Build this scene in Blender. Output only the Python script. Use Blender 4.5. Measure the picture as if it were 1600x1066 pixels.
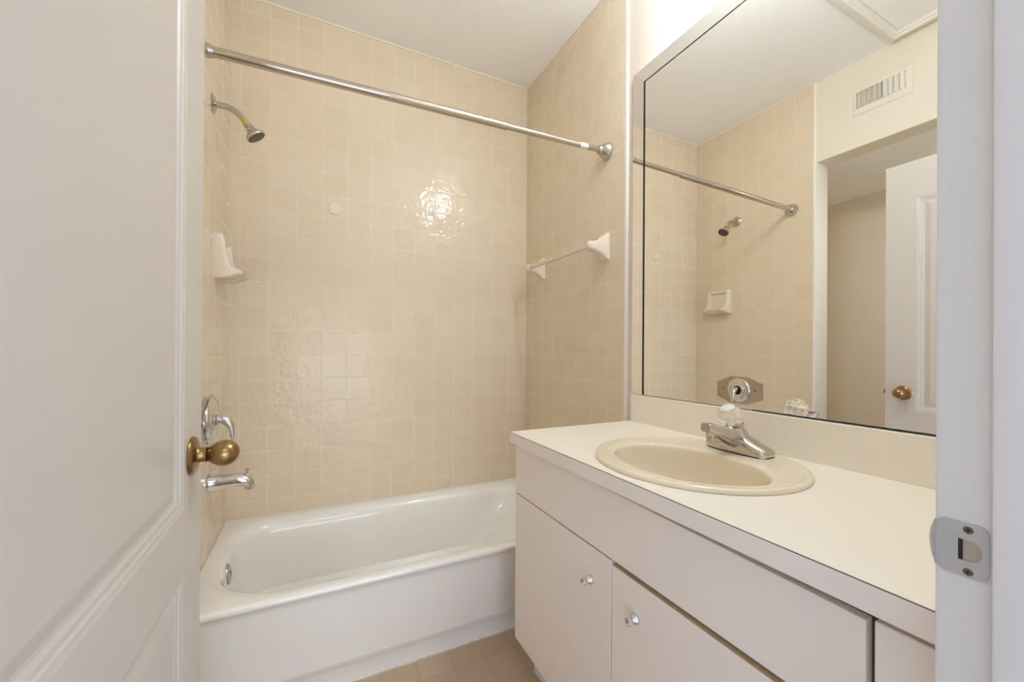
import bpy, bmesh, math, random
from mathutils import Vector, Matrix, Euler

random.seed(7)
for o in list(bpy.data.objects):
    bpy.data.objects.remove(o)
SC = bpy.context.scene
COL = SC.collection
H = 1.11            # eye height: geometry below is written with the lens height at z = 0, lifted by H at the end


def srgb(r, g, b):
    def f(c):
        c /= 255.0
        return c / 12.92 if c <= 0.04045 else ((c + 0.055) / 1.055) ** 2.4
    return (f(r), f(g), f(b), 1.0)


# ------------------------------------------------------------------ camera
cam_d = bpy.data.cameras.new('camera')
cam = bpy.data.objects.new('camera', cam_d)
COL.objects.link(cam)
cam_d.sensor_width = 36.0
cam_d.lens = 628.14 * 36.0 / 1600.0
cam_d.shift_y = 12.72 / 1600.0
cam_d.clip_start = 0.01
R = Matrix.Rotation(math.radians(-26.274), 3, 'Z') @ Matrix.Rotation(math.radians(90 + 0.147), 3, 'X') @ Matrix.Rotation(math.radians(0.369), 3, 'Z')
cam.rotation_euler = R.to_euler()
cam.location = (0, 0, 0)
SC.camera = cam

# ------------------------------------------------------------------ world, daylight, exposure
world = bpy.data.worlds.new('world')
SC.world = world
world.use_nodes = True
bg = world.node_tree.nodes['Background']
bg.inputs[0].default_value = srgb(222, 232, 255)
bg.inputs[1].default_value = 0.6
SC.view_settings.view_transform = 'Standard'
SC.view_settings.look = 'None'
SC.view_settings.exposure = 0.0
SC.view_settings.gamma = 1.0
SC.cycles.max_bounces = 20
SC.cycles.diffuse_bounces = 14
SC.cycles.glossy_bounces = 8
SC.cycles.transmission_bounces = 12
SC.cycles.sample_clamp_indirect = 8.0
SC.view_settings.use_curve_mapping = False


def area_light(name, loc, rot, sx, sy, power, color):
    d = bpy.data.lights.new(name, 'AREA')
    d.shape = 'RECTANGLE'
    d.size, d.size_y = sx, sy
    d.energy = power
    d.color = color
    o = bpy.data.objects.new(name, d)
    COL.objects.link(o)
    o.location = loc
    o.rotation_euler = rot
    return o


# daylight entering the bedroom behind the lens through its window
BULB = 36.0
RECESS_FILL = 5.0
area_light('window_daylight', (0.35, -2.86, -0.35), (math.radians(90), 0, 0), 2.4, 1.4, 42.0, (0.86, 0.925, 1.0))
# added fill lamp on the unseen bedroom ceiling
area_light('bedroom_fill_light', (0.2, -1.45, 1.40), (0, 0, 0), 0.45, 0.45, 8.0, (0.86, 0.94, 1.0))


# ------------------------------------------------------------------ materials
def new_mat(name):
    m = bpy.data.materials.new(name)
    m.use_nodes = True
    nt = m.node_tree
    return m, nt, nt.nodes['Principled BSDF']


def setp(b, **k):
    for n, v in k.items():
        b.inputs[n.replace('_', ' ')].default_value = v


def plain(name, col, rough=0.5, metal=0.0, noise=0.0, nscale=8.0, bump=0.0, bscale=60.0, spec=0.5, coat=0.0):
    m, nt, b = new_mat(name)
    b.inputs['Base Color'].default_value = col
    setp(b, Roughness=rough, Metallic=metal)
    b.inputs['Specular IOR Level'].default_value = spec
    b.inputs['Coat Weight'].default_value = coat
    tc = nt.nodes.new('ShaderNodeTexCoord')
    if noise:
        n = nt.nodes.new('ShaderNodeTexNoise')
        n.inputs['Scale'].default_value = nscale
        n.inputs['Detail'].default_value = 3
        nt.links.new(tc.outputs['Object'], n.inputs['Vector'])
        mx = nt.nodes.new('ShaderNodeMixRGB')
        mx.inputs[1].default_value = col
        mx.inputs[2].default_value = tuple(c * (1 - noise) for c in col[:3]) + (1,)
        nt.links.new(n.outputs['Fac'], mx.inputs[0])
        nt.links.new(mx.outputs[0], b.inputs['Base Color'])
    if bump:
        n = nt.nodes.new('ShaderNodeTexNoise')
        n.inputs['Scale'].default_value = bscale
        n.inputs['Detail'].default_value = 2
        nt.links.new(tc.outputs['Object'], n.inputs['Vector'])
        bp = nt.nodes.new('ShaderNodeBump')
        bp.inputs['Strength'].default_value = bump
        bp.inputs['Distance'].default_value = 0.001
        nt.links.new(n.outputs['Fac'], bp.inputs['Height'])
        nt.links.new(bp.outputs[0], b.inputs['Normal'])
    return m


def tile_mat(name, au, av, ou, ov, pitch, c1, c2, grout, gw=0.0045, rough=0.16, wave=1.0, gbump=0.7, wscale=13.0):
    """glazed square tiles: au / av are the object axes, ou / ov where a joint lies"""
    m, nt, b = new_mat(name)
    N, L = nt.nodes, nt.links
    tc = N.new('ShaderNodeTexCoord')
    sp = N.new('ShaderNodeSeparateXYZ')
    L.new(tc.outputs['Object'], sp.inputs[0])
    cb = N.new('ShaderNodeCombineXYZ')
    for ax, off, slot in ((au, ou, 0), (av, ov, 1)):
        s = N.new('ShaderNodeMath')
        s.operation = 'SUBTRACT'
        L.new(sp.outputs[ax], s.inputs[0])
        s.inputs[1].default_value = off - 40 * pitch - gw * 0.0
        L.new(s.outputs[0], cb.inputs[slot])
    br = N.new('ShaderNodeTexBrick')
    br.offset = 0.0
    br.squash = 1.0
    br.inputs['Scale'].default_value = 1.0
    br.inputs['Brick Width'].default_value = pitch
    br.inputs['Row Height'].default_value = pitch
    br.inputs['Mortar Size'].default_value = gw / 2
    br.inputs['Mortar Smooth'].default_value = 0.35
    br.inputs['Bias'].default_value = 0.0
    br.inputs['Color1'].default_value = c1
    br.inputs['Color2'].default_value = c2
    br.inputs['Mortar'].default_value = grout
    L.new(cb.outputs[0], br.inputs['Vector'])
    L.new(br.outputs['Color'], b.inputs['Base Color'])
    b.inputs['Specular IOR Level'].default_value = 0.34
    rr = N.new('ShaderNodeMapRange')
    rr.inputs['To Min'].default_value = rough
    rr.inputs['To Max'].default_value = 0.5
    L.new(br.outputs['Fac'], rr.inputs['Value'])
    L.new(rr.outputs[0], b.inputs['Roughness'])
    nz = N.new('ShaderNodeTexNoise')
    nz.inputs['Scale'].default_value = wscale
    nz.inputs['Detail'].default_value = 2.0
    L.new(tc.outputs['Object'], nz.inputs['Vector'])
    b1 = N.new('ShaderNodeBump')
    b1.inputs['Strength'].default_value = wave
    b1.inputs['Distance'].default_value = 0.004
    n2 = N.new('ShaderNodeTexNoise')
    n2.inputs['Scale'].default_value = wscale * 3.2
    n2.inputs['Detail'].default_value = 1.0
    L.new(tc.outputs['Object'], n2.inputs['Vector'])
    sm = N.new('ShaderNodeMath')
    sm.operation = 'MULTIPLY_ADD'
    L.new(n2.outputs['Fac'], sm.inputs[0])
    sm.inputs[1].default_value = 0.45
    L.new(nz.outputs['Fac'], sm.inputs[2])
    L.new(sm.outputs[0], b1.inputs['Height'])
    inv = N.new('ShaderNodeMath')
    inv.operation = 'SUBTRACT'
    inv.inputs[0].default_value = 1.0
    L.new(br.outputs['Fac'], inv.inputs[1])
    b2 = N.new('ShaderNodeBump')
    b2.inputs['Strength'].default_value = gbump
    b2.inputs['Distance'].default_value = 0.0015
    L.new(inv.outputs[0], b2.inputs['Height'])
    L.new(b1.outputs[0], b2.inputs['Normal'])
    L.new(b2.outputs[0], b.inputs['Normal'])
    return m


P = 0.11
TC1, TC2, TG = srgb(225, 211, 188), srgb(222, 207, 183), srgb(234, 221, 203)
M = {}
M['tile_xz'] = tile_mat('tile_back', 'X', 'Z', -0.2944, -0.028, P, TC1, TC2, TG)
M['tile_yz'] = tile_mat('tile_right', 'Y', 'Z', 2.137 - 0.0833, -0.028, P, TC1, TC2, TG)
M['tile_yzl'] = tile_mat('tile_left', 'Y', 'Z', 1.992, -0.028, P, TC1, TC2, srgb(236, 224, 206), rough=0.12, wave=0.45, gw=0.0038)
M['floor_tile'] = tile_mat('floor_tile', 'X', 'Y', 0.331, 1.34, 0.1165, srgb(186, 164, 140), srgb(181, 158, 134),
                           srgb(168, 144, 120), gw=0.003, rough=0.35, wave=0.1, gbump=0.3)
M['paint'] = plain('wall_paint', srgb(242, 239, 232), 0.6, noise=0.03, nscale=3, bump=0.25, bscale=160)
M['dimmed_wall_paint'] = plain('dimmed_wall_paint', srgb(229, 223, 208), 0.6, noise=0.03, nscale=3, bump=0.25, bscale=160)  # wall paint darkened to offset strong bulb light on the header
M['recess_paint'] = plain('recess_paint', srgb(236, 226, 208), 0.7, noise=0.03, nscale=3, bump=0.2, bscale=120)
M['ceiling'] = plain('ceiling_paint', srgb(247, 247, 247), 0.75, noise=0.02, nscale=3, bump=0.2, bscale=140)
M['gloss_white'] = plain('gloss_white_paint', srgb(230, 227, 227), 0.32, noise=0.02, nscale=5, bump=0.08, bscale=40)
M['door_paint'] = plain('door_paint', srgb(207, 200, 193), 0.38, noise=0.03, nscale=4, bump=0.15, bscale=70)
M['enamel'] = plain('tub_enamel', srgb(242, 241, 239), 0.12, noise=0.015, nscale=2, coat=0.3)
M['ceramic'] = plain('white_ceramic', srgb(231, 220, 205), 0.12, noise=0.01, nscale=6, coat=0.3)
M['bone'] = plain('bone_porcelain', srgb(234, 222, 200), 0.12, noise=0.01, nscale=5, coat=0.3)
M['laminate'] = plain('cream_laminate', srgb(242, 235, 222), 0.42, noise=0.02, nscale=6)
M['front'] = plain('cabinet_laminate', srgb(245, 236, 229), 0.40, noise=0.02, nscale=5)
M['edge_brown'] = plain('raw_board_edge', srgb(122, 90, 62), 0.8, noise=0.3, nscale=30)
M['raw_edge'] = plain('raw_particle_board', srgb(226, 200, 164), 0.8, noise=0.25, nscale=40)
M['seam'] = plain('laminate_seam', srgb(120, 98, 84), 0.6, noise=0.2, nscale=40)
M['chrome'] = plain('chrome', (0.78, 0.77, 0.76, 1), 0.10, metal=1.0, noise=0.08, nscale=20)
M['faucet_chrome'] = plain('faucet_chrome', (0.66, 0.62, 0.57, 1), 0.13, metal=1.0, noise=0.12, nscale=30)
M['nickel'] = plain('worn_nickel', (0.62, 0.57, 0.52, 1), 0.22, metal=1.0, noise=0.2, nscale=25)
M['plate_chrome'] = plain('valve_plate_chrome', (0.50, 0.44, 0.38, 1), 0.12, metal=1.0, noise=0.05, nscale=12)
M['brass'] = plain('antique_brass', srgb(166, 136, 92), 0.25, metal=1.0, noise=0.25, nscale=30)
M['dark_metal'] = plain('dark_metal', srgb(92, 78, 62), 0.4, metal=0.8, noise=0.2, nscale=40)
M['steel'] = plain('painted_steel', srgb(206, 204, 205), 0.36, metal=0.55, noise=0.18, nscale=45, bump=0.3, bscale=90)
M['screw'] = plain('screw_brass', srgb(140, 120, 96), 0.4, metal=0.9, noise=0.2, nscale=60)
M['dark'] = plain('dark_hollow', srgb(50, 40, 32), 0.8, noise=0.2, nscale=30)
M['mortise'] = plain('mortise_wood', srgb(190, 172, 158), 0.7, noise=0.2, nscale=60)
M['mirror'] = plain('mirror_silver', (0.972, 0.968, 0.945, 1), 0.003, metal=1.0, noise=0.01, nscale=2)
M['glass_edge'] = plain('glass_edge_green', srgb(28, 36, 30), 0.3, noise=0.2, nscale=20)
M['yellow'] = plain('yellow_tape', srgb(214, 186, 40), 0.5, noise=0.25, nscale=60)
M['sticker'] = plain('paper_sticker', srgb(238, 234, 226), 0.6, noise=0.05, nscale=60)
M['caulk'] = plain('old_caulk', srgb(200, 184, 162), 0.7, noise=0.35, nscale=25, bump=0.8, bscale=80)
M['white_plastic'] = plain('white_plastic', srgb(236, 232, 224), 0.35, noise=0.02, nscale=20)
M['hot'] = plain('blue_mark', srgb(120, 160, 205), 0.4, noise=0.05, nscale=50)

m, nt, b = new_mat('acrylic')
setp(b, Roughness=0.04, IOR=1.49)
b.inputs['Base Color'].default_value = (1, 0.99, 0.97, 1)
b.inputs['Transmission Weight'].default_value = 1.0
M['acrylic'] = m
m, nt, b = new_mat('milky_acrylic')
setp(b, Roughness=0.5, IOR=1.3)
b.inputs['Base Color'].default_value = srgb(246, 238, 228)
b.inputs['Transmission Weight'].default_value = 0.35
M['milky'] = m
m, nt, b = new_mat('lit_bulb')
b.inputs['Base Color'].default_value = (1, 1, 1, 1)
b.inputs['Emission Color'].default_value = (0.87, 0.955, 1.0, 1)
b.inputs['Emission Strength'].default_value = BULB * 3.2
M['bulb'] = m
m, nt, b = new_mat('added_lamp_glass')
b.inputs['Base Color'].default_value = srgb(240, 238, 232)
setp(b, Roughness=0.3)
M['fill_lamp_glass'] = m


# ------------------------------------------------------------------ mesh helpers
class MB:
    def __init__(self):
        self.bm = bmesh.new()

    def box(self, x0, x1, y0, y1, z0, z1, bevel=0.0, seg=2):
        vs = [self.bm.verts.new((x, y, z)) for x in (x0, x1) for y in (y0, y1) for z in (z0, z1)]
        fs = [(0, 1, 3, 2), (4, 6, 7, 5), (0, 4, 5, 1), (2, 3, 7, 6), (0, 2, 6, 4), (1, 5, 7, 3)]
        faces = [self.bm.faces.new([vs[i] for i in f]) for f in fs]
        if bevel:
            es = list({e for f in faces for e in f.edges})
            bmesh.ops.bevel(self.bm, geom=es, offset=bevel, segments=seg, profile=0.5, affect='EDGES')
        return self

    def loft(self, loops, cap0=True, cap1=True, closed=True):
        rows = [[self.bm.verts.new(p) for p in lp] for lp in loops]
        n = len(rows[0])
        for a, c in zip(rows, rows[1:]):
            for i in range(n if closed else n - 1):
                j = (i + 1) % n
                self.bm.faces.new((a[i], a[j], c[j], c[i]))
        if cap0:
            self.bm.faces.new(rows[0][::-1])
        if cap1:
            self.bm.faces.new(rows[-1])
        return self

    def lathe(self, origin, axis, prof, n=32, up=None, lobe=None):
        """prof: (radius, distance along axis)"""
        origin, axis = Vector(origin), Vector(axis).normalized()
        up = Vector(up) if up else (Vector((0, 0, 1)) if abs(axis.z) < 0.9 else Vector((1, 0, 0)))
        u = (up - axis * up.dot(axis)).normalized()
        v = axis.cross(u)
        loops = []
        for r, h in prof:
            r = max(r, 1e-5)
            lp = []
            for i in range(n):
                a = 2 * math.pi * i / n
                k = r * (1 + (lobe[1] * math.cos(lobe[0] * a) if lobe else 0))
                lp.append(origin + axis * h + (u * math.cos(a) + v * math.sin(a)) * k)
            loops.append(lp)
        return self.loft(loops)

    def tube(self, pts, rad, n=16, flat=None):
        pts = [Vector(p) for p in pts]
        if not isinstance(rad, (list, tuple)):
            rad = [rad] * len(pts)
        loops, ref = [], None
        for i, p in enumerate(pts):
            t = (pts[min(i + 1, len(pts) - 1)] - pts[max(i - 1, 0)]).normalized()
            if ref is None:
                ref = Vector((0, 1, 0)) if abs(t.y) < 0.9 else Vector((0, 0, 1))
            u = (ref - t * ref.dot(t)).normalized()
            ref = u
            v = t.cross(u)
            s = flat[i] if flat else 1.0
            loops.append([p + (u * math.cos(2 * math.pi * k / n) + v * math.sin(2 * math.pi * k / n) * s) * rad[i] for k in range(n)])
        return self.loft(loops)

    def sphere(self, c, r, n=24):
        prof = [(r * math.sin(math.pi * i / 14), -r * math.cos(math.pi * i / 14)) for i in range(15)]
        return self.lathe(c, (0, 0, 1), prof, n)

    def prism(self, poly, axis, a0, a1, bevel=0.0):
        """poly in the two remaining axes, extruded along axis 'X' | 'Y' | 'Z'"""
        def pt(p, a):
            return {'X': (a, p[0], p[1]), 'Y': (p[0], a, p[1]), 'Z': (p[0], p[1], a)}[axis]
        k = len(self.bm.faces)
        self.loft([[pt(p, a0) for p in poly], [pt(p, a1) for p in poly]])
        if bevel:
            self.bm.faces.ensure_lookup_table()
            es = list({e for f in self.bm.faces[k:] for e in f.edges})
            bmesh.ops.bevel(self.bm, geom=es, offset=bevel, segments=2, profile=0.5, affect='EDGES')
        return self

    def build(self, name, mat, parent=None, smooth=35, base=(0, 0, 0)):
        bm = self.bm
        bmesh.ops.recalc_face_normals(bm, faces=bm.faces[:])
        off = Vector(base)
        if parent is not None:
            off = Vector((0, 0, 0))
            q = parent
            while q is not None:
                off += q.location
                q = q.parent
        bmesh.ops.translate(bm, verts=bm.verts[:], vec=-off)
        me = bpy.data.meshes.new(name)
        bm.to_mesh(me)
        bm.free()
        for p in me.polygons:
            p.use_smooth = bool(smooth)
        if smooth:
            me.set_sharp_from_angle(angle=math.radians(smooth))
        me.materials.append(mat)
        o = bpy.data.objects.new(name, me)
        COL.objects.link(o)
        if parent is not None:
            o.parent = parent
        else:
            o.location = off
        return o


def rrect(cx, cy, hx, hy, r, ns=6, nc=8):
    """rounded rectangle, always 4*(ns+nc) points, counter-clockwise; r: one radius or one per corner (++, -+, --, +-)"""
    rs = list(r) if isinstance(r, (tuple, list)) else [r] * 4
    rs = [min(q, hx - 1e-4, hy - 1e-4) for q in rs]
    sg = ((1, 1), (-1, 1), (-1, -1), (1, -1))

    def arc(k, i):
        q = rs[k]
        a = k * math.pi / 2 + (math.pi / 2) * i / (nc - 1)
        return Vector((cx + sg[k][0] * (hx - q) + q * math.cos(a), cy + sg[k][1] * (hy - q) + q * math.sin(a)))
    out = []
    for k in range(4):
        for i in range(nc):
            out.append(tuple(arc(k, i)))
        p0, p1 = arc(k, nc - 1), arc((k + 1) % 4, 0)
        for i in range(1, ns + 1):
            out.append(tuple(p0.lerp(p1, i / (ns + 1))))
    return out


def thing(name, label, cat, loc=(0, 0, 0), group=None):
    o = bpy.data.objects.new(name, None)
    o.empty_display_size = 0.05
    COL.objects.link(o)
    o.location = loc
    return tag(o, label, cat, group)


def tag(o, label, cat, group=None, kind=None):
    o['label'] = label
    o['category'] = cat
    if group:
        o['group'] = group
    if kind:
        o['kind'] = kind
    return o


def struct(o, label, cat):
    return tag(o, label, cat, kind='structure')


# ------------------------------------------------------------------ key planes (lens at the origin)
XL, XR, XW = -0.34, 1.148, 1.154      # tiled left wall, tiled right wall, painted mirror wall
YB, YE, YD = 2.137, 1.33, 0.17        # tiled back wall, tile end on the left, door wall
ZF, ZC, ZH = -H, 1.5786, 1.11         # floor, ceiling, underside of the header on the left

# ------------------------------------------------------------------ structure
struct(MB().box(-1.4, 1.35, YD - 0.12, 2.3, ZF - 0.08, ZF).build('floor', M['floor_tile'], smooth=0),
       'beige square floor tiles between the bathtub and the vanity', 'floor')
struct(MB().box(-0.52, 1.35, YD - 0.12, 2.3, ZC, ZC + 0.08).build('ceiling', M['ceiling'], smooth=0),
       'plain white painted ceiling above the bathtub and mirror', 'ceiling')
struct(MB().box(-0.46, 1.35, YB, YB + 0.12, ZF, ZC).build('wall_back', M['tile_xz'], smooth=0),
       'long beige tiled wall behind the bathtub', 'wall')
struct(MB().box(XR, 1.35, 1.272, YB, ZF, ZC).build('wall_right', M['tile_yz'], smooth=0),
       'beige tiled wall at the right end of the bathtub', 'wall')
struct(MB().box(XW, 1.35, YD - 0.12, 1.272, ZF, ZC).build('wall_mirror', plain('mirror_wall_paint', srgb(222, 211, 200), 0.6, noise=0.03, nscale=3, bump=0.25, bscale=160), smooth=0),
       'cream painted wall that carries the big mirror', 'wall')
struct(MB().box(-0.464, XL, YE, YB, ZF, ZC).build('wall_left', M['tile_yzl'], smooth=0),
       'beige tiled wall with the shower head and tub valve', 'wall')
struct(MB().box(-0.464, XL, YD, YE - 0.006, ZH, ZC).build('wall_header', M['dimmed_wall_paint'], smooth=0),
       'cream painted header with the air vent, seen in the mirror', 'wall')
w = MB().box(-1.34, -1.22, YD, 2.0, ZF, ZH + 0.1).box(-1.34, -0.464, 1.9, 2.0, ZF, ZH + 0.1)
struct(w.build('wall_recess', M['recess_paint'], smooth=0), 'beige walls of the side recess, seen in the mirror', 'wall')
struct(MB().box(-1.34, -0.464, YD, 2.0, ZH, ZH + 0.06)
       .build('ceiling_recess', M['ceiling'], smooth=0), 'low shaded ceiling of the side recess, seen in the mirror', 'ceiling')
rl = thing('fill_lamp', 'added unseen fill lamp on the side recess ceiling behind the door', 'lamp', (-0.85, 0.5, ZH))
MB().lathe((-0.85, 0.5, ZH), (0, 0, -1), [(0.09, 0), (0.09, 0.008), (0.05, 0.012), (0, 0.012)], 28).build('fill_lamp_base', M['fill_lamp_glass'], rl)
area_light('recess_fill_light', (-0.85, 0.5, ZH - 0.02), (0, 0, 0), 0.16, 0.16, RECESS_FILL, (0.88, 0.96, 1.0))  # added lamp, out of view, brightens the recess
# wall with the doorway we look through
XJ, XH = 0.55, -0.225                  # strike jamb face, hinge jamb face
ZDT = 0.895                            # head of the doorway
w = MB().box(XJ + 0.018, 1.35, YD - 0.12, YD, ZF, ZC).box(-1.34, XH - 0.018, YD - 0.12, YD, ZF, ZC)
w.box(XH - 0.018, XJ + 0.018, YD - 0.12, YD, ZDT + 0.018, ZC)
struct(w.build('wall_front', M['paint'], smooth=0), 'wall holding the doorway at the near right', 'wall')

# door frame: jambs with stops, strike plate on the right jamb
fr = thing('trim_1', 'white painted door jamb at the right edge with strike plate', 'door frame', (XJ, YD - 0.06, ZF))
fr['kind'] = 'structure'
MB().box(XJ, XJ + 0.018, YD - 0.125, YD + 0.001, ZF, ZDT, 0.003).build('jamb', M['gloss_white'], fr)
MB().box(XH - 0.018, XH, YD - 0.125, YD + 0.001, ZF, ZDT, 0.003).build('jamb', M['gloss_white'], fr)
MB().box(XH - 0.018, XJ + 0.018, YD - 0.125, YD + 0.001, ZDT, ZDT + 0.018, 0.003).build('head_jamb', M['gloss_white'], fr)
MB().box(XJ - 0.011, XJ, YD - 0.125, 0.1315, ZF, ZDT, 0.003).build('door_stop', M['gloss_white'], fr)
MB().box(XH, XH + 0.011, YD - 0.125, 0.1315, ZF, ZDT, 0.003).build('door_stop', M['gloss_white'], fr)
# strike plate with rounded corners, a curled lip and a D-shaped latch hole
sp = MB()
zc_ = -0.1846
yo, yi, zt_, zb_ = 0.1345, 0.169, -0.1592, -0.2098


def hole(t):                       # D shape: straight on the deep side, curved towards the stop
    return (0.1535 - 0.0150 * (math.cos(t) if abs(t) < math.pi / 2 else 0.0), zc_ + 0.0098 * math.sin(t) * (1.0))


nh = 64
inner, outer = [], []
for i in range(nh):
    a = 2 * math.pi * i / nh
    c, s = math.cos(a), math.sin(a)
    f = max(abs(c), abs(s))
    sx, sz = c / f, s / f
    outer.append(((yo + yi) / 2 + math.copysign(abs(c) ** 0.25, c) * (yi - yo) / 2, (zt_ + zb_) / 2 + math.copysign(abs(s) ** 0.32, s) * (zt_ - zb_) / 2))
    iy = 0.1465 + (sx * 0.0078 if c > 0 else c * 0.0078)
    iz = zc_ + (sz * 0.0098 if c > 0 else s * 0.0098)
    inner.append((iy, iz))
XP = XJ - 0.0016
sp.loft([[(XJ + 0.0005, y, z) for y, z in inner], [(XP, y, z) for y, z in inner], [(XP, y, z) for y, z in outer],
         [(XJ + 0.0005, y, z) for y, z in outer]], cap0=False, cap1=False)
lip = [[(XP, yi - 0.0005, z), (XJ, yi - 0.0005, z)] for z in (zt_ - 0.001, zb_ + 0.001)]
lp = []
for t in range(7):
    z = zt_ - 0.0035 + (zb_ + 0.007 - zt_) * t / 6
    e = 0.0065 * math.sin(math.pi * (0.07 + 0.86 * t / 6)) ** 0.7
    lp.append([(XP, yi - 0.001, z), (XP + 0.0006, yi + e * 0.6, z), (XP + 0.0040, yi + e, z), (XP + 0.0056, yi + e, z), (XP + 0.0024, yi + e * 0.6, z), (XP + 0.0016, yi - 0.001, z)])
sp.loft(lp)
spo = sp.build('strike_plate', M['steel'], fr, smooth=30)
spo['label'] = 'worn steel strike plate with a latch hole'
MB().box(XJ - 0.0002, XJ + 0.0006, 0.1375, 0.1555, zc_ - 0.011, zc_ + 0.011).build('latch_hole', M['mortise'], spo)
MB().box(XP + 0.0002, XJ + 0.0005, 0.1515, 0.1546, zc_ - 0.0098, zc_ + 0.0098).build('latch_slot', M['dark'], spo)
for z in (-0.1652, -0.2043):
    s_ = MB().lathe((XP + 0.0006, 0.1477, z), (-1, 0, 0), [(0.0036, 0), (0.0036, 0.0006), (0.003, 0.0011), (0.0, 0.0011)], 20).build('screw', M['screw'], spo)
    MB().box(XP - 0.0008, XP - 0.0004, 0.1477 - 0.0021, 0.1477 + 0.0021, z - 0.0004, z + 0.0004).box(
        XP - 0.0008, XP - 0.0004, 0.1477 - 0.0004, 0.1477 + 0.0004, z - 0.0021, z + 0.0021).build('screw_slot', M['dark'], spo)

# painted edge beads where the tile stops
struct(MB().box(XR - 0.001, XW + 0.004, 1.268, 1.283, ZF, ZC, 0.002, 3).build('trim_2', M['paint'], smooth=40),
       'narrow white vertical edge strip between tiled wall and mirror wall', 'trim')
struct(MB().box(XL - 0.124, XL + 0.005, 1.322, 1.336, ZF, ZC, 0.003, 3).build('trim_3', M['paint'], smooth=40),
       'narrow white edge strip at end of left tiles, in mirror', 'trim')
# thin light grout bead along the ceiling over the tiles
cb = MB().box(XL, XR, YB - 0.004, YB, ZC - 0.006, ZC).box(XR - 0.004, XR, 1.285, YB, ZC - 0.006, ZC).box(XL, XL + 0.004, YE, YB, ZC - 0.006, ZC)
struct(cb.build('trim_4', M['sticker'], smooth=0), 'thin pale bead between tiles and ceiling', 'trim')

# ------------------------------------------------------------------ the bedroom behind the lens
struct(MB().box(-2.3, 2.9, -2.9, YD - 0.12, ZF - 0.08, ZF).build('floor_bedroom', plain('pale_floor', srgb(236, 237, 238), 0.6, noise=0.06, nscale=8), smooth=0),
       'pale floor of the room behind the doorway', 'floor')
struct(MB().box(-2.3, 2.9, -2.9, YD - 0.12, 1.42, 1.5).build('ceiling_bedroom', M['ceiling'], smooth=0),
       'ceiling of the room behind the doorway', 'ceiling')
w = MB().box(-2.4, -2.3, -3.0, YD, ZF, 1.5).box(2.9, 3.0, -3.0, YD, ZF, 1.5)
w.box(-2.3, -0.90, -3.0, -2.9, ZF, 1.5).box(1.60, 2.9, -3.0, -2.9, ZF, 1.5).box(-0.90, 1.60, -3.0, -2.9, ZF, -1.06).box(-0.90, 1.60, -3.0, -2.9, 0.38, 1.5)
w.box(-2.3, XH - 0.03, YD - 0.14, YD - 0.12, ZF, 1.5).box(XJ + 0.03, 2.9, YD - 0.14, YD - 0.12, ZF, 1.5)
struct(w.build('wall_bedroom', plain('bedroom_paint', srgb(238, 240, 244), 0.6, noise=0.03, nscale=3), smooth=0), 'walls of the room behind the doorway', 'wall')
wn = thing('window_1', 'white framed window of the room behind the doorway', 'window', (0.35, -2.95, -1.06))
wn['kind'] = 'structure'
MB().box(-0.90, -0.85, -2.98, -2.92, -1.06, 0.38).box(1.55, 1.60, -2.98, -2.92, -1.06, 0.38).box(-0.85, 1.55, -2.98, -2.92, -1.06, -1.01).box(
    -0.85, 1.55, -2.98, -2.92, 0.33, 0.38).box(0.33, 0.37, -2.98, -2.92, -1.01, 0.33).build('window_frame', M['gloss_white'], wn)
lm = thing('fill_lamp', 'added unseen fill lamp on the ceiling of the room behind the doorway', 'lamp', (0.2, -1.45, 1.42))
MB().lathe((0.2, -1.45, 1.42), (0, 0, -1), [(0.17, 0), (0.17, 0.008), (0.1, 0.012), (0, 0.012)], 32).build('fill_lamp_base', M['fill_lamp_glass'], lm)

# ------------------------------------------------------------------ open door on the left
DX0, DX1, DY0, DY1, DZ0, DZ1 = -0.225, -0.19, 0.172, 0.945, ZF + 0.012, 0.888
dr = thing('door_1', 'open white panelled door at the left with a brass knob', 'door', ((DX0 + DX1) / 2, DY0, DZ0))
dr['kind'] = 'structure'
PY0, PY1 = DY0 + 0.112, DY1 - 0.112
panels = [(-0.270, 0.716), (DZ0 + 0.20, -0.372)]


def door_face(mb, x, sgn):
    """one face of the door with two moulded panels; sgn = outward direction"""
    def ring(y0, y1, z0, z1, d):
        return [(x + sgn * d, y0, z0), (x + sgn * d, y1, z0), (x + sgn * d, y1, z1), (x + sgn * d, y0, z1)]
    bm = mb.bm
    # flat stiles and rails as strips
    def quad(y0, y1, z0, z1):
        bm.faces.new([bm.verts.new(p) for p in ring(y0, y1, z0, z1, 0)])
    zs = [DZ0, panels[1][0], panels[1][1], panels[0][0], panels[0][1], DZ1]
    quad(DY0, PY0, DZ0, DZ1)
    quad(PY1, DY1, DZ0, DZ1)
    quad(PY0, PY1, zs[0], zs[1])
    quad(PY0, PY1, zs[2], zs[3])
    quad(PY0, PY1, zs[4], zs[5])
    for z0, z1 in panels:
        prof = [(0, 0), (0.004, -0.0015), (0.009, -0.0020), (0.011, -0.0045), (0.017, -0.0052), (0.021, -0.0085), (0.026, -0.0090), (0.044, -0.0035), (0.047, -0.0030)]
        mb.loft([ring(PY0 + i, PY1 - i, z0 + i, z1 - i, d) for i, d in prof], cap0=False, cap1=True)


mb = MB()
door_face(mb, DX1, 1)
door_face(mb, DX0, -1)
e = [(DX0, DY0), (DX1, DY0), (DX1, DY1), (DX0, DY1)]
mb.loft([[(x, y, z) for x, y in e] for z in (DZ0, DZ1)])
bmesh.ops.remove_doubles(mb.bm, verts=mb.bm.verts[:], dist=1e-5)
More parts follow.
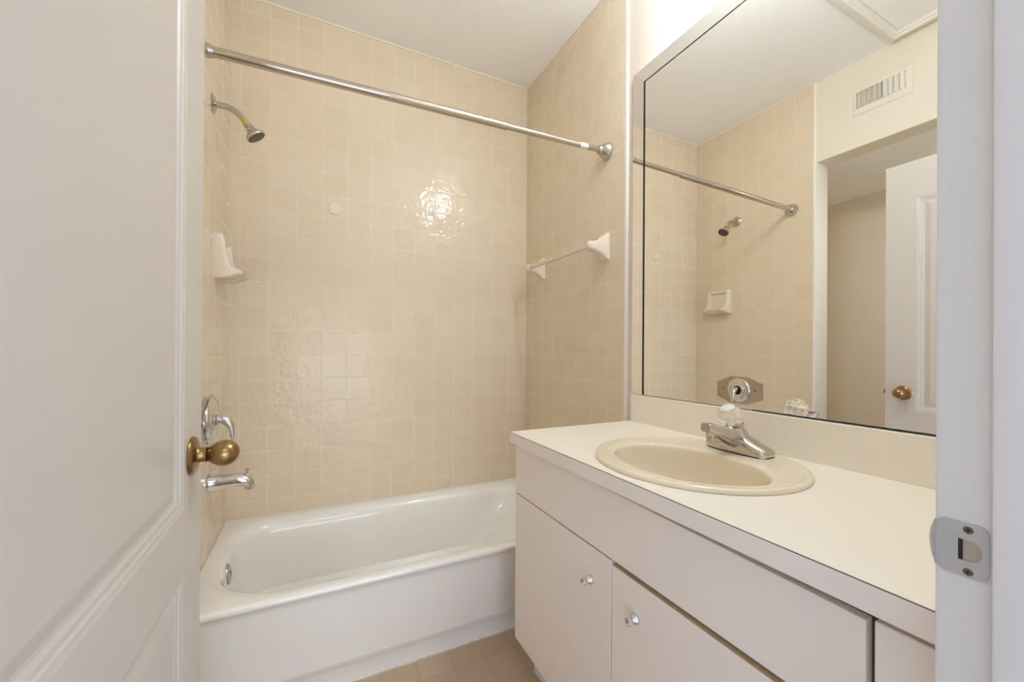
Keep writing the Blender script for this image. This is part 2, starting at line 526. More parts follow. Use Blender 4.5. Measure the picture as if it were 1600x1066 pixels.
# the plain slab faces under the moulded faces are not wanted
for f in list(mb.bm.faces):
    vs = [v.co for v in f.verts]
    if len(vs) == 4 and max(v.z for v in vs) - min(v.z for v in vs) > 1.9 and max(v.y for v in vs) - min(v.y for v in vs) > 0.7:
        mb.bm.faces.remove(f)
mb.build('door_slab', M['door_paint'], dr, smooth=0)
KY, KZ = 0.8775, -0.188
for x, s in ((DX1, 1), (DX0, -1)):
    kb = MB().lathe((x, KY, KZ), (s, 0, 0), [(0.033, 0), (0.0335, 0.002), (0.031, 0.006), (0.024, 0.0085), (0.0145, 0.010), (0.0125, 0.013), (0.0125, 0.020), (0.0135, 0.0205), (0.0135, 0.0225), (0.0, 0.0225)], 40)
    ro = kb.build('door_knob', M['brass'], dr, smooth=40)
    MB().lathe((x, KY, KZ), (s, 0, 0), [(0.0115, 0.0225), (0.0125, 0.024), (0.0150, 0.028), (0.0185, 0.033), (0.0215, 0.039), (0.0230, 0.046), (0.0226, 0.053), (0.0198, 0.060), (0.0150, 0.0655), (0.009, 0.069), (0.003, 0.0705), (0, 0.0706)], 40).build('knob_grip', M['brass'], ro, smooth=60)
la = MB().box((DX0 + DX1) / 2 - 0.0125, (DX0 + DX1) / 2 + 0.0125, DY1 - 0.001, DY1 + 0.0012, KZ - 0.028, KZ + 0.028, 0.0008).build('latch_plate', M['brass'], dr)
MB().prism([((DX0 + DX1) / 2 - 0.006, DY1 + 0.001), ((DX0 + DX1) / 2 + 0.006, DY1 + 0.001), ((DX0 + DX1) / 2 + 0.006, DY1 + 0.009), ((DX0 + DX1) / 2 - 0.004, DY1 + 0.003)], 'Z', KZ - 0.008, KZ + 0.008).build('latch_bolt', M['dark_metal'], la)

# ------------------------------------------------------------------ bathtub
ZR = -0.759
tub = thing('bathtub', 'white enamel bathtub along the tiled back wall', 'bathtub', (0.4, 1.77, ZF))
ox0, ox1, oy1 = XL + 0.001, XR - 0.001, YB - 0.001


def outer_loop(yf, z):
    return [(x, y, z) for x, y in rrect((ox0 + ox1) / 2, (yf + oy1) / 2, (ox1 - ox0) / 2, (oy1 - yf) / 2, 0.0012, 10, 14)]


def inner_loop(x0, x1, y0, y1, r, z):
    return [(x, y, z) for x, y in rrect((x0 + x1) / 2, (y0 + y1) / 2, (x1 - x0) / 2, (y1 - y0) / 2, (r, r - 0.015, r + 0.07, r + 0.03) if r > 0.14 else r, 10, 14)]


loops = [outer_loop(1.432, ZF), outer_loop(1.430, -1.047), outer_loop(1.4285, -1.0445), outer_loop(1.4175, -1.021), outer_loop(1.4165, -1.016), outer_loop(1.4145, -0.80),
         outer_loop(1.412, -0.787), outer_loop(1.4075, -0.781), outer_loop(1.404, -0.775), outer_loop(1.4035, -0.770), outer_loop(1.406, -0.764), outer_loop(1.411, -0.7605), outer_loop(1.418, -0.7590)]
ix0, ix1, iy0, iy1 = -0.307, 1.075, 1.456, 2.087
for ins, dz, r in ((-0.026, -0.0002, 0.195), (-0.015, -0.0015, 0.19), (-0.005, -0.0045, 0.185), (0.005, -0.0095, 0.18), (0.014, -0.0165, 0.175), (0.021, -0.026, 0.17), (0.026, -0.037, 0.167), (0.030, -0.052, 0.165)):
    loops.append(inner_loop(ix0 + ins, ix1 - ins, iy0 + ins, iy1 - ins, r, ZR + dz))
for t, zz in ((0.25, -0.86), (0.5, -0.93), (0.75, -1.0), (0.92, -1.035)):
    loops.append(inner_loop(ix0 + 0.030 + 0.016 * t, ix1 - 0.030 - 0.20 * t, iy0 + 0.030 + 0.035 * t, iy1 - 0.030 - 0.035 * t, 0.165 - 0.02 * t, zz))
loops.append(inner_loop(ix0 + 0.055, ix1 - 0.27, iy0 + 0.085, iy1 - 0.085, 0.12, -1.056))
loops.append(inner_loop(ix0 + 0.09, ix1 - 0.32, iy0 + 0.13, iy1 - 0.13, 0.09, -1.062))
loops.append(inner_loop(ix0 + 0.20, ix1 - 0.45, iy0 + 0.24, iy1 - 0.24, 0.05, -1.064))
MB().loft(loops).build('tub_shell', M['enamel'], tub, smooth=32)
ov = MB().lathe((-0.2800, 1.79, -0.832), (1, 0, 0.10), [(0.036, 0), (0.0375, 0.004), (0.036, 0.008), (0.028, 0.0105), (0.006, 0.011), (0, 0.011)], 36).build('overflow_plate', M['plate_chrome'], tub, smooth=40)
MB().box(-0.2700, -0.2680, 1.7885, 1.7915, -0.842, -0.822).build('trip_lever', M['dark_metal'], ov)
MB().lathe((-0.10, 1.77, -1.063), (0, 0, 1), [(0.03, 0), (0.03, 0.002), (0.02, 0.003), (0, 0.001)], 28).build('drain', M['chrome'], tub)
# ragged caulk along the foot of the apron
bm_loops = []
for i in range(121):
    x = XL + 0.002 + (XR - 0.004 - XL) * i / 120
    r = 0.0028 + 0.0022 * random.random()
    yy = 1.4315 - 0.0010 * random.random()
    bm_loops.append([(x, yy + 0.002, ZF), (x, yy - r, ZF + 0.0004), (x, yy - r * 0.5, ZF + r * 0.7), (x, yy + 0.001, ZF + r * 1.3), (x, yy + 0.004, ZF + r)])
MB().loft(bm_loops).build('caulk_bead', M['caulk'], tub, smooth=60)

# ------------------------------------------------------------------ tub filler spout
YV = 1.79
ts = thing('tub_spout', 'chrome tub spout with diverter low on the left tiled wall', 'tub spout', (XL, YV, -0.489))
pts = [(XL, YV, -0.489), (XL + 0.006, YV, -0.489), (XL + 0.012, YV, -0.489), (-0.29, YV, -0.4885), (-0.255, YV, -0.4885), (-0.236, YV, -0.490), (-0.223, YV, -0.494), (-0.2145, YV, -0.502), (-0.2115, YV, -0.512), (-0.211, YV, -0.526)]
MB().tube(pts, [0.033, 0.033, 0.031, 0.0285, 0.0265, 0.0255, 0.024, 0.0205, 0.0175, 0.0165], 28).build('spout_body', M['chrome'], ts, smooth=50)
MB().lathe((-0.222, YV, -0.474), (0.12, 0, 1), [(0.004, 0), (0.004, 0.016), (0.0065, 0.018), (0.0095, 0.0205), (0.0095, 0.0225), (0, 0.0235)], 20).build('diverter_knob', M['nickel'], ts, smooth=40)

# ------------------------------------------------------------------ shower valve
vz = -0.264
va = thing('shower_valve', 'chrome tub valve with elongated octagonal plate and lever', 'shower valve', (XL, YV, vz))
octo = [(1.953, -0.216), (1.852, -0.173), (1.733, -0.173), (1.627, -0.213), (1.627, -0.315), (1.733, -0.355), (1.852, -0.355), (1.953, -0.318)]


def oct_loop(x, k):
    return [(x, YV + (y - YV) * k, vz + (z - vz) * k) for y, z in octo]


MB().loft([oct_loop(XL, 1), oct_loop(XL + 0.003, 1), oct_loop(XL + 0.0055, 0.975)]).build('escutcheon_plate', M['plate_chrome'], va, smooth=0)
dl = MB().lathe((XL + 0.005, YV, vz), (1, 0, 0), [(0.082, 0), (0.083, 0.004), (0.080, 0.010), (0.072, 0.0145), (0.062, 0.016), (0.052, 0.0165), (0.049, 0.0145), (0.044, 0.0145), (0.041, 0.018), (0.034, 0.020), (0.030, 0.020), (0.028, 0.012), (0, 0.012)], 48).build('dial', M['chrome'], va, smooth=40)
MB().lathe((XL + 0.0172, YV, vz), (1, 0, 0), [(0.0278, 0), (0.0278, 0.001), (0, 0.001)], 32).build('dial_well', M['dark'], dl)
for s in (-1, 1):
    MB().lathe((XL + 0.005, YV + s * 0.115, vz + 0.002), (1, 0, 0), [(0.005, 0), (0.005, 0.0015), (0, 0.002)], 16).build('plate_screw', M['dark_metal'], va)
lev = [(XL + 0.018, YV, vz + 0.004), (XL + 0.034, YV, vz + 0.006), (-0.294, YV, vz + 0.004), (-0.281, YV, vz - 0.006), (-0.2715, YV, vz - 0.022), (-0.267, YV, vz - 0.042), (-0.266, YV, vz - 0.062), (-0.267, YV, vz - 0.076), (-0.267, YV, vz - 0.080)]
MB().tube(lev, [0.016, 0.017, 0.018, 0.0175, 0.0155, 0.0135, 0.012, 0.010, 0.004], 20, flat=[1, 1, 1, 0.95, 0.85, 0.7, 0.6, 0.55, 0.5]).build('lever_handle', M['chrome'], va, smooth=60)

# ------------------------------------------------------------------ shower head
YS = 1.815
sh = thing('shower_fixture', 'small worn nickel shower head on a bent arm', 'shower head', (XL, YS, 0.901))
MB().lathe((XL, YS, 0.901), (1, 0, 0), [(0.034, 0), (0.034, 0.003), (0.028, 0.007), (0.018, 0.012), (0.012, 0.014), (0, 0.014)], 36).build('wall_flange', M['nickel'], sh, smooth=40)
arm = [(XL, YS, 0.901), (-0.318, YS, 0.901), (-0.298, YS, 0.9005), (-0.281, YS, 0.8965), (-0.266, YS, 0.889), (-0.253, YS, 0.878), (-0.243, YS, 0.866), (-0.236, YS, 0.8565)]
MB().tube(arm, 0.0110, 18).build('shower_arm', M['nickel'], sh, smooth=60)
ax = Vector((0.58, 0, -0.81)).normalized()
c0 = Vector((-0.2390, YS, 0.861))
MB().lathe(c0 - ax * 0.004, ax, [(0.0112, 0), (0.0122, 0.001), (0.0122, 0.013), (0.0112, 0.014)], 22).build('thread_tape', M['yellow'], sh)
hd = MB().lathe(c0 + ax * 0.010, ax, [(0.011, 0), (0.0145, 0.001), (0.0145, 0.009), (0.0120, 0.011), (0.0150, 0.014), (0.0165, 0.020), (0.0180, 0.026), (0.0225, 0.033), (0.0300, 0.040), (0.0345, 0.046), (0.0352, 0.051), (0.0340, 0.0545), (0.0318, 0.0555), (0.0312, 0.0520), (0, 0.0520)], 36).build('spray_head', M['nickel'], sh, smooth=40)
fc = MB().lathe(c0 + ax * 0.0620, ax, [(0.0310, 0), (0.0310, 0.0015), (0.012, 0.003), (0, 0.003)], 32).build('spray_face', M['dark_metal'], hd)
nz = MB()
u_ = Vector((0, 1, 0))
v_ = ax.cross(u_)
for rr, cnt in ((0.008, 6), (0.015, 12), (0.022, 18)):
    for i in range(cnt):
        a = 2 * math.pi * i / cnt
        nz.lathe(c0 + ax * 0.0635 + (u_ * math.cos(a) + v_ * math.sin(a)) * rr, ax, [(0.0013, 0), (0.001, 0.0022), (0, 0.0022)], 8)
nz.build('spray_nozzles', M['nickel'], hd)

# ------------------------------------------------------------------ soap dish
sd = thing('soap_dish', 'white ceramic soap dish on the left tiled wall', 'soap dish', (XL, 1.935, 0.27))
cheek = [(0, .436), (.026, .434), (.033, .415), (.037, .375), (.044, .335), (.058, .312), (.082, .303), (.090, .298), (.088, .287), (.045, .271), (0, .268)]
midp = [(0, .436), (.026, .434), (.030, .424), (.026, .417), (.012, .410), (.010, .330), (.018, .302), (.080, .299), (.088, .294), (.045, .271), (0, .268)]


def sd_loop(y, pr, k):
    return [(XL + x * k, y, .268 + (z - .268)) for x, z in pr]


ys = [(1.846, cheek, .80), (1.8485, cheek, .93), (1.853, cheek, 1.0), (1.866, cheek, 1.03), (1.871, cheek, 1.02), (1.876, midp, 1.03), (1.935, midp, 1.10), (1.994, midp, 1.03), (1.999, cheek, 1.02), (2.004, cheek, 1.03), (2.017, cheek, 1.0), (2.0215, cheek, .93), (2.024, cheek, .80)]
MB().loft([sd_loop(*a) for a in ys]).build('dish_body', M['ceramic'], sd, smooth=50)

# ------------------------------------------------------------------ blank cap on the back wall
tag(MB().lathe((0.088, YB + 0.001, 0.684), (0, -1, 0), [(0.0305, 0), (0.0305, 0.005), (0.028, 0.0075), (0, 0.008)], 40).build('tile_cover_disc', M['ceramic'], base=(0.088, YB, 0.684), smooth=40),
    'round pale blank cover disc on the tiled back wall', 'cover disc')

# ------------------------------------------------------------------ towel bar
XB, ZB = XR - 0.085, 0.453
tb = thing('towel_bar', 'white ceramic towel bar on the right tiled wall', 'towel bar', (XR, 1.67, ZB))


def post(y):
    lps = []
    for d, hy, hz, r in ((0, .030, .0585, .004), (.007, .030, .0585, .005), (.012, .0285, .056, .006), (.022, .0245, .046, .008), (.036, .0205, .0335, .009), (.052, .018, .0255, .010), (.066, .017, .0215, .011), (.088, .017, .0195, .012), (.097, .0155, .0175, .012), (.101, .012, .0135, .010)):
        lps.append([(XR - d, a, z) for a, z in rrect(y, ZB, hy, hz, r, 2, 5)])
    return MB().loft(lps).build('towel_bar_post', M['ceramic'], tb, smooth=45)


for y in (1.405, 1.945):
    post(y)
MB().box(XB - 0.009, XB + 0.009, 1.418, 1.932, ZB - 0.009, ZB + 0.009, 0.003).build('bar', M['milky'], tb)

# ------------------------------------------------------------------ shower curtain rod
rd = thing('shower_rod', 'chrome tension shower curtain rod spanning above the bathtub', 'curtain rod', (XL, 1.42, 0.87))
A, B = Vector((XL, 1.452, 0.872)), Vector((XR, 1.392, 0.870))
dv = (B - A).normalized()


def rp(x):
    return A + (B - A) * ((x - XL) / (XR - XL))


M['rod'] = plain('rod_chrome', (0.60, 0.53, 0.46, 1), 0.16, metal=1.0, noise=0.08, nscale=15)
MB().tube([rp(XL + 0.03), rp(0.665), rp(0.669)], [0.0148, 0.0148, 0.0135], 28).build('outer_tube', M['rod'], rd, smooth=60)
MB().tube([rp(0.660), rp(XR - 0.035)], 0.0116, 28).build('inner_tube', M['rod'], rd, smooth=60)
MB().tube([rp(1.003), rp(1.040)], 0.0120, 24).build('sticker', M['sticker'], rd, smooth=60)
for o_, d_, q in ((A, dv, 1.28), (B, -dv, 0.9)):
    MB().lathe(o_, d_, [(r_, h_ * q) for r_, h_ in ((0.036, 0), (0.0365, 0.006), (0.035, 0.012), (0.0345, 0.013), (0.032, 0.020), (0.027, 0.028), (0.022, 0.033), (0.0185, 0.036), (0.0195, 0.039), (0.0195, 0.047), (0.0175, 0.051), (0.0155, 0.056), (0, 0.056))], 36).build('end_flange', M['nickel'], rd, smooth=40)

# ------------------------------------------------------------------ vanity cabinet
YV0, YV1 = 0.178, 1.211
FX0, FX1 = 0.615, 0.632
ZT, ZBt = -0.314, -0.966
vc = thing('vanity_cabinet', 'pale laminate vanity cabinet under the sink counter', 'vanity cabinet', (0.9, 0.7, ZF))
cx = MB().box(0.640, 1.146, YV0, YV0 + 0.016, ZBt, ZT).box(0.640, 1.146, YV1 - 0.018, YV1 - 0.002, ZBt, ZT).box(0.640, 1.146, YV0 + 0.016, YV1 - 0.018, ZBt, ZBt + 0.016).box(1.130, 1.146, YV0 + 0.016, YV1 - 0.018, ZBt + 0.016, ZT)
cx.build('carcass', M['front'], vc, smooth=0)
MB().box(0.633, 0.640, YV0, YV1 - 0.002, ZBt, ZT).build('face_frame', M['edge_brown'], vc, smooth=0)
tk = MB().box(0.690, 0.706, YV0, YV1 - 0.002, ZF + 0.001, ZBt).build('toe_kick', M['gloss_white'], vc, smooth=0)


def front(name, y0, y1, z0, z1, tilt=0.0):
    b = MB().box(FX0, FX1, y0, y1, z0, z1, 0.0012, 1)
    return b.build(name, M['front'], vc, smooth=0)


MB().prism([(0.252, -0.4775), (YV1, -0.4775), (YV1, -0.3138), (0.252, -0.3315)], 'X', FX0, FX1, 0.0012).build('false_front', M['front'], vc, smooth=0)
d1 = front('cabinet_door', 0.7265, YV1, ZBt, -0.4815)
d2 = front('cabinet_door', 0.252, 0.7235, ZBt, -0.4905)
front('end_panel', YV0 + 0.002, 0.2435, ZBt, -0.3270)


def knob(y, z, par):
    MB().lathe((FX0 + 0.0004, y, z), (-1, 0, 0), [(0.0112, 0), (0.0116, 0.003), (0.0100, 0.007), (0.0072, 0.010), (0.0056, 0.014), (0.0056, 0.017), (0.0085, 0.021), (0.0088, 0.023), (0.0078, 0.0245), (0.004, 0.024), (0, 0.0225)], 24).build('door_pull', M['chrome'], par, smooth=40)


for d_, y0, y1, zt in ((d1, 0.7265, YV1, -0.4815), (d2, 0.252, 0.7235, -0.4905)):
    MB().box(FX0 + 0.0014, FX1 - 0.0005, y0 + 0.001, y1 - 0.001, zt - 0.0004, zt + 0.0006).build('raw_top_edge', M['raw_edge'], d_, smooth=0)
knob(0.800, -0.5625, d1)
knob(0.645, -0.566, d2)

# ------------------------------------------------------------------ countertop with backsplash and sink cutout
ZK = -0.277
CX0, CX1, CY0, CY1 = 0.600, XW - 0.001, YD + 0.001, 1.2285
ct = thing('countertop', 'cream laminate vanity countertop with matching backsplash', 'countertop', (0.87, 0.7, ZT))
SX, SY, SA, SB = 0.862, 0.708, 0.238, 0.246    # sink rim centre and radii
CA, CBb = SA - 0.016, SB - 0.016
nh = 64
hole_p = [(SX + CA * math.cos(2 * math.pi * i / nh), SY + CBb * math.sin(2 * math.pi * i / nh)) for i in range(nh)]
out_p = []
for i in range(nh):
    a = 2 * math.pi * i / nh
    c, s = math.cos(a), math.sin(a)
    tx = ((CX1 - SX) / c) if c > 1e-9 else ((CX0 - SX) / c if c < -1e-9 else 1e9)
    ty = ((CY1 - SY) / s) if s > 1e-9 else ((CY0 - SY) / s if s < -1e-9 else 1e9)
    t = min(tx, ty)
    out_p.append([SX + c * t, SY + s * t])
for cx_, cy_ in ((CX0, CY0), (CX0, CY1), (CX1, CY0), (CX1, CY1)):     # snap nearest points onto the true corners
    k = min(range(nh), key=lambda i: (out_p[i][0] - cx_) ** 2 + (out_p[i][1] - cy_) ** 2)
    out_p[k] = [cx_, cy_]
mb = MB()
mb.loft([[(x, y, ZK - 0.036) for x, y in hole_p], [(x, y, ZK) for x, y in hole_p], [(x, y, ZK) for x, y in out_p], [(x, y, ZK - 0.0012) for x, y in out_p],
         [(x, y, ZK - 0.036) for x, y in out_p], [(x, y, ZK - 0.036) for x, y in hole_p]], cap0=False, cap1=False)
bmesh.ops.remove_doubles(mb.bm, verts=mb.bm.verts[:], dist=1e-6)
mb.build('counter_slab', M['laminate'], ct, smooth=0)
eb = MB().box(CX0 - 0.0012, CX0 + 0.0003, CY0, CY1, ZK - 0.036, ZK - 0.0014)
eb.build('front_edge_band', M['front'], ct, smooth=0)
MB().box(CX0 - 0.0013, CX0 + 0.0003, CY0, CY1, ZK - 0.0014, ZK - 0.0001).build('edge_seam', M['seam'], ct, smooth=0)
MB().box(1.1305, XW - 0.001, CY0, 1.2225, ZK, -0.1725, 0.001, 1).build('backsplash', M['laminate'], ct, smooth=0)

# ------------------------------------------------------------------ sink basin
sk = thing('sink_basin', 'round bone coloured drop-in sink in the cream countertop', 'sink', (SX, SY, ZK))
BX, BY, BA, BBy = 0.814, 0.697, 0.136, 0.193


def ell(cx, cy, a, b, z, n=72):
    return [(cx + a * math.cos(2 * math.pi * i / n), cy + b * math.sin(2 * math.pi * i / n), z) for i in range(n)]


L_ = []
for k, z in ((1.0, ZK + 0.0006), (1.003, ZK + 0.004), (0.995, ZK + 0.0085), (0.978, ZK + 0.0108), (0.955, ZK + 0.0108), (0.935, ZK + 0.0095), (0.92, ZK + 0.0092), (0.905, ZK + 0.0100), (0.89, ZK + 0.0098)):
    L_.append(ell(SX, SY, SA * k, SB * k, z))
for t, z in ((0.2, ZK + 0.0090), (0.5, ZK + 0.0084), (0.8, ZK + 0.0078)):
    L_.append(ell(SX + (BX - SX) * t, SY + (BY - SY) * t, SA * 0.89 * (1 - t) + (BA + 0.010) * t, SB * 0.89 * (1 - t) + (BBy + 0.010) * t, z))
for k, z in ((1.030, ZK + 0.0074), (1.018, ZK + 0.0068), (1.008, ZK + 0.0054), (1.000, ZK + 0.0028), (0.994, ZK - 0.001), (0.989, ZK - 0.006), (0.984, ZK - 0.014), (0.965, ZK - 0.04), (0.93, ZK - 0.075), (0.85, ZK - 0.108), (0.68, ZK - 0.131), (0.40, ZK - 0.141), (0.12, ZK - 0.143)):
    L_.append(ell(BX, BY, BA * k, BBy * k, z))
# underside
for a, b_, z in ((0.12, 0.12, ZK - 0.155), (0.50, 0.50, ZK - 0.151), (0.92, 0.92, ZK - 0.115), (1.01, 1.01, ZK - 0.05), (1.06, 1.04, ZK - 0.02), (1.10, 1.05, ZK - 0.004)):
    L_.append(ell(BX, BY, BA * a, BBy * b_, z))
mb = MB()
mb.loft(L_, cap0=False, cap1=False)
mb.build('basin', M['bone'], sk, smooth=40)
MB().lathe((BX, BY, ZK - 0.1555), (0, 0, 1), [(0.030, 0), (0.030, 0.0135), (0.021, 0.0148), (0.012, 0.012), (0, 0.012)], 28).build('drain', M['chrome'], sk, smooth=40)

# ------------------------------------------------------------------ faucet
FX, FY, FZ = 1.03, 0.702, ZK + 0.0095
fa = thing('faucet', 'chrome basin faucet with a clear acrylic knob', 'faucet', (FX, FY, FZ))
lps = []
half = [(.0845, .012, .006), (.0835, .021, .0145), (.080, .0255, .0185), (.066, .0285, .0235), (.048, .030, .0305), (.030, .031, .0390), (.014, .0315, .0445)]
for y, w_, h_ in [(-a_, b_, c_) for a_, b_, c_ in half] + [(0, .032, .046)] + half[::-1]:
    lp = [(FX - w_, FY + y, FZ)]
    for i in range(15):
        a = math.pi * i / 14
        c, s = math.cos(a), math.sin(a)
        lp.append((FX - w_ * math.copysign(abs(c) ** 0.45, c), FY + y, FZ + 0.0015 + h_ * abs(s) ** 0.62))
    lp.append((FX + w_, FY + y, FZ))
    lps.append(lp)
MB().loft(lps).build('faucet_base', M['faucet_chrome'], fa, smooth=50)
gk = [(FX + 0.0335 * math.copysign(abs(math.cos(2 * math.pi * i / 48)) ** 0.5, math.cos(2 * math.pi * i / 48)), FY + 0.0862 * math.copysign(abs(math.sin(2 * math.pi * i / 48)) ** 0.6, math.sin(2 * math.pi * i / 48))) for i in range(48)]
MB().prism(gk, 'Z', FZ - 0.0012, FZ + 0.0012).build('base_gasket', M['dark'], fa, smooth=0)
# cast spout reaching over the bowl
lps = []
for x, zc1, hw, hz, r in ((1.040, .030, .0175, .026, .008), (1.012, .035, .018, .0265, .007), (0.988, .043, .017, .0235, .006), (0.965, .053, .0155, .0175, .005), (0.940, .0625, .0155, .014, .005), (0.917, .0695, .0155, .0125, .005), (0.903, .072, .0150, .0120, .005), (0.899, .072, .0135, .0105, .005)):
    lps.append([(x, y, z) for y, z in rrect(FY, FZ + zc1, hw, hz, r, 2, 4)])
MB().loft(lps).build('spout', M['faucet_chrome'], fa, smooth=40)
MB().lathe((0.9165, FY, FZ + 0.060), (0.05, 0, -1), [(0.011, 0), (0.0115, 0.004), (0.0105, 0.015), (0.0105, 0.018), (0.008, 0.0185), (0, 0.017)], 24).build('aerator', M['nickel'], fa, smooth=40)
MB().box(0.9085, 0.9185, FY - 0.0085, FY + 0.0085, FZ + 0.0822, FZ + 0.0836, 0.0005).build('temperature_mark', M['hot'], fa)
ad = Vector((-0.50, 0, 0.866)).normalized()
h0 = Vector((1.026, FY, FZ + 0.046))
MB().lathe(h0, ad, [(0.0275, -0.022), (0.0245, 0.0), (0.0215, 0.014), (0.019, 0.026), (0.019, 0.028), (0.0255, 0.029), (0.0255, 0.032), (0.016, 0.033), (0.011, 0.034), (0.008, 0.040), (0, 0.041)], 30).build('handle_collar', M['faucet_chrome'], fa, smooth=40)
kn = MB().lathe(h0, ad, [(0.0135, 0.0345), (0.021, 0.037), (0.0265, 0.044), (0.0290, 0.053), (0.0290, 0.064), (0.0265, 0.073), (0.0215, 0.080), (0.0185, 0.082), (0, 0.082)], 60, lobe=(10, 0.055)).build('handle_knob', M['acrylic'], fa, smooth=25)
kn['label'] = 'clear fluted acrylic knob'
MB().lathe(h0, ad, [(0.0178, 0.0822), (0.0178, 0.0845), (0.016, 0.086), (0, 0.0865)], 40, lobe=(20, 0.03)).build('knob_cap', M['white_plastic'], kn, smooth=30)

# ------------------------------------------------------------------ mirror with mirrored border strips
mr = thing('wall_mirror', 'large frameless wall mirror with mirrored border strips above backsplash', 'mirror', (XW, 0.7, -0.17))
MY0, MY1, MZ0, MZ1 = 0.215, 1.2335, -0.1705, 1.105
BW = 0.056
MB().box(1.1485, XW - 0.0005, MY0, MY1 - 0.003, MZ0 + 0.002, MZ1 - 0.003).build('backing', M['glass_edge'], mr, smooth=0)
mg = MB().box(1.1455, 1.1486, MY0, MY1 - BW - 0.0100, MZ0 + 0.0012, MZ1 - BW - 0.0055)
mgo = mg.build('mirror_glass', M['mirror'], mr, smooth=0)
MB().box(1.1452, 1.1486, MY1 - BW - 0.0100, MY1 - BW - 0.0010, MZ0 + 0.0025, MZ1 - BW - 0.0055).box(
    1.1452, 1.1486, MY0, MY1 - BW - 0.0100, MZ1 - BW - 0.0055, MZ1 - BW - 0.0008).build('glass_edge', M['glass_edge'], mgo, smooth=0)
MB().prism([(MY1 - BW, MZ0), (MY1, MZ0), (MY1, MZ1 - 0.0004), (MY1 - BW, MZ1 - BW - 0.0004)], 'X', 1.1455, 1.1486).build('border_strip', M['mirror'], mr, smooth=0)
MB().prism([(MY0, MZ1 - BW), (MY1 - BW - 0.0004, MZ1 - BW), (MY1 - 0.0004, MZ1), (MY0, MZ1)], 'X', 1.1455, 1.1486).build('border_strip', M['mirror'], mr, smooth=0)
# corroded dark line along the lower edge
lps = []
for i in range(41):
    y = MY0 + (0.74 - MY0) * i / 40
    t = 0.0012 * (1 - i / 40) + 0.0002 + 0.0008 * random.random()
    lps.append([(1.1449, y, MZ0), (1.1456, y, MZ0), (1.1456, y, MZ0 + 0.0018 + t), (1.1449, y, MZ0 + 0.0016 + t)])
MB().loft(lps).build('corroded_edge', M['dark'], mr, smooth=0)

# ------------------------------------------------------------------ air vent on the header (seen in the mirror)
vt = thing('air_vent', 'white louvred air vent on the header, seen in the mirror', 'vent', (XL, 1.02, 1.283))


def yz(y0, y1, z0, z1, x):
    return [(x, y0, z0), (x, y1, z0), (x, y1, z1), (x, y0, z1)]


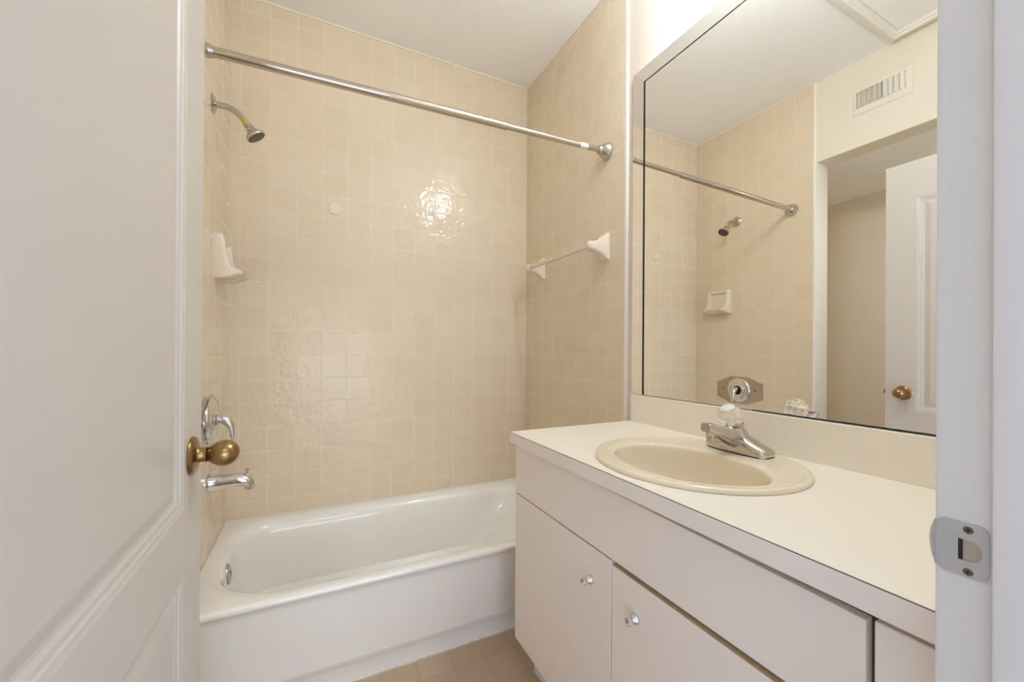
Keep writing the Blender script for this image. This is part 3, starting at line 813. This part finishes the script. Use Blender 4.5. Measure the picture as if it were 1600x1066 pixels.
VY0, VY1, VZ0, VZ1 = 0.898, 1.144, 1.281, 1.429
oy0, oy1_, oz0, oz1 = 0.922, 1.126, 1.315, 1.402
MB().loft([yz(VY0, VY1, VZ0, VZ1, XL), yz(VY0, VY1, VZ0, VZ1, XL + 0.004), yz(VY0 + .004, VY1 - .004, VZ0 + .004, VZ1 - .004, XL + 0.006), yz(oy0 - .004, oy1_ + .004, oz0 - .004, oz1 + .004, XL + 0.009), yz(oy0, oy1_, oz0, oz1, XL + 0.009), yz(oy0, oy1_, oz0, oz1, XL)], cap0=False, cap1=False).build('vent_frame', M['dimmed_wall_paint'], vt, smooth=0)
MB().box(XL + 0.0002, XL + 0.001, oy0, oy1_, oz0, oz1).build('vent_back', plain('vent_shadow_gap', srgb(205, 200, 186), 0.7, noise=0.05, nscale=20), vt)
for i in range(9):
    yc = oy0 + 0.012 + (oy1_ - oy0 - 0.024) * i / 8
    ang = math.radians(38 if i < 4 else -38)
    dx, dy = 0.010 * math.cos(ang), 0.010 * math.sin(ang)
    nx, ny = -math.sin(ang) * 0.0012, math.cos(ang) * 0.0012
    xc = XL + 0.0115
    MB().prism([(xc - dx - nx, yc - dy - ny), (xc + dx - nx, yc + dy - ny), (xc + dx + nx, yc + dy + ny), (xc - dx + nx, yc - dy + ny)], 'Z', oz0 + 0.001, oz1 - 0.001).build('louver', M['white_plastic'], vt, smooth=0)
for y in (oy0 - 0.003, oy1_ + 0.003):
    MB().prism([(y - 0.003, oz0 + 0.02), (y + 0.003, oz0 + 0.02), (y + 0.003, oz1 - 0.02), (y - 0.003, oz1 - 0.02)], 'X', XL + 0.008, XL + 0.016, 0.001).build('vent_lever', M['white_plastic'], vt)

# ------------------------------------------------------------------ ceiling hatch (seen in the mirror)
ah = thing('ceiling_hatch', 'white moulded ceiling access hatch, seen in the mirror', 'hatch', (0.02, 0.66, ZC))
HX0, HX1, HY0, HY1 = -0.318, 0.36, 0.30, 0.990


def hx(i, z):
    return [(HX0 + i, HY0 + i, z), (HX1 - i, HY0 + i, z), (HX1 - i, HY1 - i, z), (HX0 + i, HY1 - i, z)]


MB().loft([hx(a, ZC - d) for a, d in ((0, 0), (0, .008), (.007, .009), (.010, .014), (.017, .014), (.020, .019), (.030, .020), (.033, .024), (.043, .024), (.046, .018), (.053, .016), (.060, .009), (.062, 0.004), (.062, 0))], cap0=False, cap1=False).build('hatch_frame', M['white_plastic'], ah, smooth=0)
MB().box(HX0 + .065, HX1 - .065, HY0 + .065, HY1 - .065, ZC - .004, ZC - 0.0005).build('hatch_panel', M['ceiling'], ah, smooth=0)

# ------------------------------------------------------------------ vanity light above the mirror (source of the warm light)
vl = thing('vanity_light', 'three globe bathroom light bar on the wall above the mirror', 'lamp', (XW, 0.80, 1.275))
MB().box(XW - 0.035, XW, 0.64, 0.945, 1.225, 1.325, 0.006).build('light_bar', M['chrome'], vl)
for y in (0.67, 0.76, 0.85):
    MB().lathe((XW - 0.03, y, 1.275), (-1, 0, 0), [(0.022, 0), (0.018, 0.020), (0.018, 0.085), (0.015, 0.102), (0, 0.102)], 20).build('bulb_socket', M['chrome'], vl)
    MB().sphere((XW - 0.165, y, 1.275), 0.038, 24).build('globe_bulb', M['bulb'], vl, smooth=60)

# ------------------------------------------------------------------ lift everything so that the floor is z = 0
for o in SC.objects:
    if o.parent is None:
        o.location.z += H
